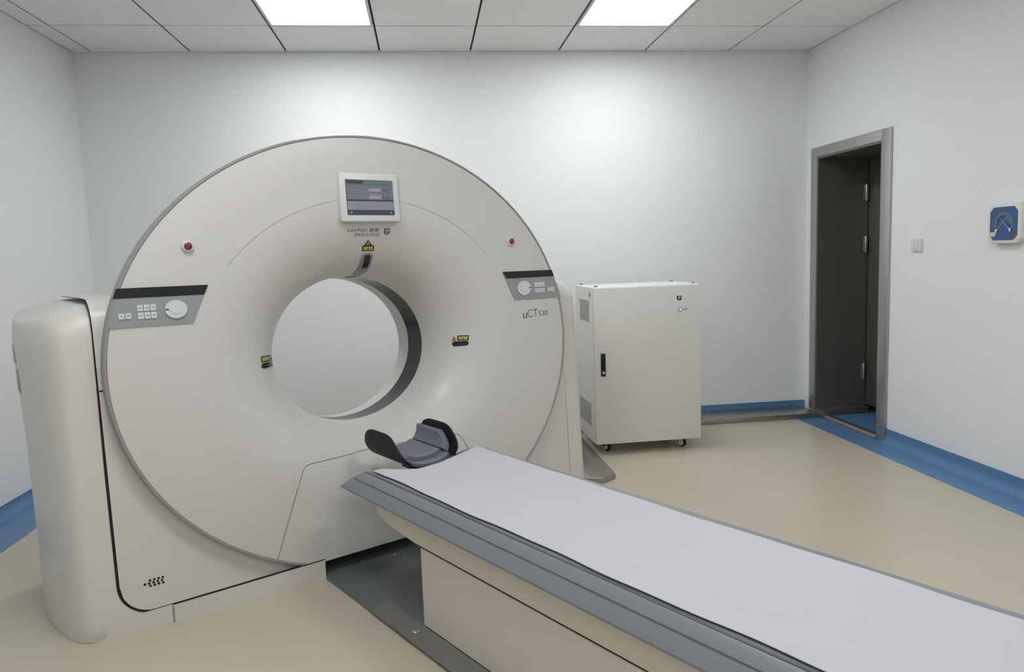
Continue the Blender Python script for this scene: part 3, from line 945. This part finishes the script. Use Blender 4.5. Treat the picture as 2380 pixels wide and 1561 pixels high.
def wing(t):   # t=0 at the couch, 1 at the scanner side
    q = min(1.0, t/0.45); up = math.sqrt(max(0, 1-(1-q)**2))
    q2 = max(0.0, (t-0.72)/0.28); dn = math.sqrt(max(0, 1-q2*q2))
    return math.radians(42+(56*up))*(0.78+0.22*dn)
obj('shell', cradle(lambda t: -wing(t), lambda t: wing(t), -0.345, -0.045, 0.0, 0.006), 'black_shell', hd)
D_ = math.radians
obj('base_pad', cradle(lambda t: -D_(44), lambda t: D_(44), -0.318, -0.075, 0.007, 0.014, round_=0.008), 'pad_grey', hd)
obj('centre_pad', cradle(lambda t: -D_(42), lambda t: D_(42), -0.278, -0.060, 0.0225, 0.020, round_=0.012), 'pad_grey', hd)
obj('side_pad', cradle(lambda t: D_(46), lambda t: D_(50+38*min(1, t/0.3)**0.6), -0.292, -0.050, 0.007, 0.024, round_=0.010), 'pad_grey', hd)
obj('side_pad', cradle(lambda t: -D_(50+38*min(1, t/0.3)**0.6), lambda t: -D_(46), -0.292, -0.050, 0.007, 0.024, round_=0.010), 'pad_grey', hd)
obj('mounting_tongue', box_mesh(-0.045, 0.045, -0.415, -0.20, 0.420, 0.4305, bevel=0.003), 'black_shell', hd)

# ------------------------------------------------------------------ cabinet on casters
CW, CD, CB, CT_ = 0.662, 0.46, 0.066, 1.012
cab = thing('equipment_cabinet', 'white metal equipment cabinet on casters with a black door handle', 'cabinet', (0.975, 4.262, 0), math.radians(1.1))
obj('body', box_mesh(0, CW, 0.018, CD, CB, CT_, bevel=0.006, seg=3), 'cabinet_white', cab)
dr = obj('door', box_mesh(0.004, CW-0.002, 0.0, 0.0165, CB+0.002, CT_-0.006, bevel=0.003), 'cabinet_white', cab)
hn = obj('handle', box_mesh(0.039, 0.068, -0.008, 0.002, 0.482, 0.620, bevel=0.004), 'black_gloss', dr)
obj('lever', box_mesh(0.044, 0.063, -0.013, -0.007, 0.518, 0.612, bevel=0.002), 'black_shell', dr)
obj('lock', lathe([(0.0075, 0.0), (0.0075, -0.004), (0.004, -0.005)], 'y', 16, (0.0535, -0.008, 0.505)), 'chrome', dr)
shield(lambda x, y: Vector((0.513+x, -0.0008, 0.913+y)), 'print_dark', dr, 'shield_mark', 0.031, 0.031)
obj('lamp_ring', lathe([(0.012, 0.0), (0.012, -0.003), (0.009, -0.004)], 'y', 20, (0.533, -0.0005, 0.861)), 'lamp_ring', dr)
obj('indicator_lamp', lathe([(0.0085, 0.0), (0.0085, -0.005), (0.004, -0.007)], 'y', 20, (0.533, -0.0005, 0.861)), 'lamp_green', dr)
for k in range(4):
    obj('lamp_caption', box_mesh(0.552+k*0.008, 0.5575+k*0.008, -0.0008, 0.0005, 0.8585, 0.8645), 'print_grey', dr)
# side vents: louvre slats on the flank
for nm, y0, y1, z0, z1, n_ in (('vent_panel', 0.10, 0.34, 0.80, 0.93, 8), ('vent_panel', 0.10, 0.40, 0.16, 0.30, 9)):
    vp = obj(nm, box_mesh(-0.0015, 0.004, y0, y1, z0, z1), 'vent_grey', cab)
    lou = box_mesh(-0.004, 0.002, y0+0.008, y1-0.008, 0, 0.006, bevel=0.001, seg=1)
    for k in range(n_):
        obj('slat', lou, 'trim_grey', vp, (0, 0, z0+0.008+(z1-z0-0.02)*k/(n_-1)))
obj('side_catch', box_mesh(-0.006, 0.002, 0.055, 0.085, 0.955, 0.980, bevel=0.002), 'trim_grey', cab)
bolt = lathe([(0.011, 0.0), (0.011, 0.006), (0.009, 0.010), (0.003, 0.011)], 'z', 14)
for x, y in ((0.03, 0.05), (CW-0.03, 0.05), (0.03, CD-0.04), (CW-0.03, CD-0.04)):
    obj('top_bolt', bolt, 'trim_grey', cab, (x, y, CT_-0.0005))
wheel = lathe([(0.012, -0.010), (0.024, -0.010), (0.0265, -0.007), (0.0265, 0.007), (0.024, 0.010), (0.012, 0.010)], 'x', 20)
fork = prism([(-0.016, 0.064), (0.018, 0.064), (0.014, 0.030), (0.006, 0.018), (-0.006, 0.020)], 'x', -0.017, -0.0115)
fork2 = prism([(-0.016, 0.064), (0.018, 0.064), (0.014, 0.030), (0.006, 0.018), (-0.006, 0.020)], 'x', 0.0115, 0.017)
lev = prism([(-0.010, 0.040), (0.004, 0.052), (-0.004, 0.056), (-0.052, 0.046), (-0.052, 0.040)], 'x', -0.006, 0.006, bevel=0.002)
for x, y, rz, brk in ((0.098, 0.105, 0.35, True), (0.568, 0.085, 0.75, True), (0.098, CD-0.07, 0.1, False), (CW-0.09, CD-0.07, -0.2, False)):
    cs = bpy.data.objects.new('caster', None); COL.objects.link(cs); cs.parent = cab; cs.location = (x, y, 0); cs.rotation_euler = (0, 0, rz)
    obj('wheel', wheel, 'rubber', cs, (0, 0, 0.0265))
    obj('hub', lathe([(0.010, -0.0195), (0.017, -0.0185), (0.017, 0.0185), (0.010, 0.0195)], 'x', 18), 'caster_grey', cs, (0, 0, 0.0265))
    obj('fork', fork, 'caster_grey', cs); obj('fork', fork2, 'caster_grey', cs)
    obj('swivel', lathe([(0.021, 0.060), (0.021, CB+0.0005)], 'z', 16), 'chrome', cs)
    if brk:
        b_ = obj('brake_pedal', lev, 'rubber', cs)
        b_.rotation_euler = (0, 0, -1.2 if x < 0.3 else 1.6)

# ------------------------------------------------------------------ things on the right wall
# light switch
SWX = XR
sw = thing('light_switch', 'small white three-gang light switch on the wall beside the steel door', 'light switch', (SWX, 3.895, 1.196))
obj('plate', box_mesh(-0.010, 0.0, -0.045, 0.045, -0.036, 0.036, bevel=0.003), 'plastic_white', sw)
for k in range(3):
    r_ = obj('rocker', box_mesh(-0.0125, -0.009, -0.0375+k*0.0255, -0.0135+k*0.0255, -0.028, 0.028, bevel=0.0015), 'plastic_white', sw)
    r_.rotation_euler = (0, math.radians(-1.5), 0)
# round-scale hygrometer in a chamfered white case
ga = thing('wall_hygrometer', 'white wall thermometer and hygrometer with a blue chamfered dial', 'thermometer', (XR, 3.232, 1.288))
def octa(hw, hh, c): return [(-hw+c, -hh), (hw-c, -hh), (hw, -hh+c), (hw, hh-c), (hw-c, hh), (-hw+c, hh), (-hw, hh-c), (-hw, -hh+c)]
obj('case', prism(octa(0.103, 0.094, 0.026), 'x', -0.036, 0.0, bevel=0.006, seg=3), 'gauge_case', ga)
fx = -0.0362
obj('dial_face', prism(octa(0.084, 0.078, 0.022), 'x', fx-0.001, fx+0.002), 'gauge_blue', ga)
# from the room the dial reads with +y on the left hand: mirror so that left = +y
def gpoly(pts, m, nm, off):
    return obj(nm, mesh('gp', [(fx-off, -p[0], p[1]) for p in pts], [tuple(range(len(pts)))]), m, ga)
def garc(r0, r1, a0, a1, m, nm, off, cz=-0.008, n=28):
    vs = []; fs = []
    for k in range(n+1):
        a_ = math.radians(a0+(a1-a0)*k/n)
        for r in (r0, r1): vs.append((fx-off, -r*math.cos(a_), cz+r*1.08*math.sin(a_)))
    for k in range(n): fs.append((2*k, 2*k+1, 2*k+3, 2*k+2))
    return obj(nm, mesh('ga', vs, fs), m, ga)
garc(0.036, 0.043, -12, 192, 'label_black', 'scale_band', 0.0014)
garc(0.043, 0.046, -12, 192, 'gauge_green', 'scale_band', 0.0015)
garc(0.036, 0.042, 155, 192, 'gauge_red', 'scale_band', 0.0018)
garc(0.037, 0.043, 10, 70, 'gauge_green', 'scale_band', 0.0018)
for k in range(19):
    a_ = math.radians(-10+200*k/18); c_, s_ = math.cos(a_), math.sin(a_)
    p, q = (0.050*c_, -0.008+0.053*s_), (0.058*c_, -0.008+0.061*s_)
    nx, nz = -s_*0.0009, c_*0.0009
    gpoly([(p[0]+nx, p[1]+nz), (q[0]+nx, q[1]+nz), (q[0]-nx, q[1]-nz), (p[0]-nx, p[1]-nz)], 'gauge_pale', 'scale_tick', 0.0016)
def needle(x0, z0, x1, z1):
    d = Vector((x1-x0, z1-z0)).normalized(); nx, nz = -d.y*0.0012, d.x*0.0012
    gpoly([(x0+nx, z0+nz), (x1+nx*0.3, z1+nz*0.3), (x1-nx*0.3, z1-nz*0.3), (x0-nx, z0-nz)], 'gauge_label', 'needle', 0.0040)
needle(-0.038, -0.032, 0.022, 0.030); needle(0.040, -0.028, -0.024, 0.028)
for x_, z_ in ((-0.042, -0.034), (0.042, -0.031)):
    gpoly([(x_-0.008, z_+0.006), (x_-0.002, z_+0.009), (x_+0.008, z_+0.006), (x_+0.004, z_-0.008), (x_-0.003, z_-0.008)], 'gauge_pale', 'needle_hub', 0.0045)
gpoly([(-0.084, -0.062), (-0.046, -0.060), (-0.046, -0.038), (-0.084, -0.040)], 'gauge_label', 'maker_tag', 0.0020)
gpoly([(0.060, -0.076), (0.066, -0.076), (0.083, -0.056), (0.083, -0.044), (0.058, -0.066)], 'gauge_red', 'corner_mark', 0.0020)
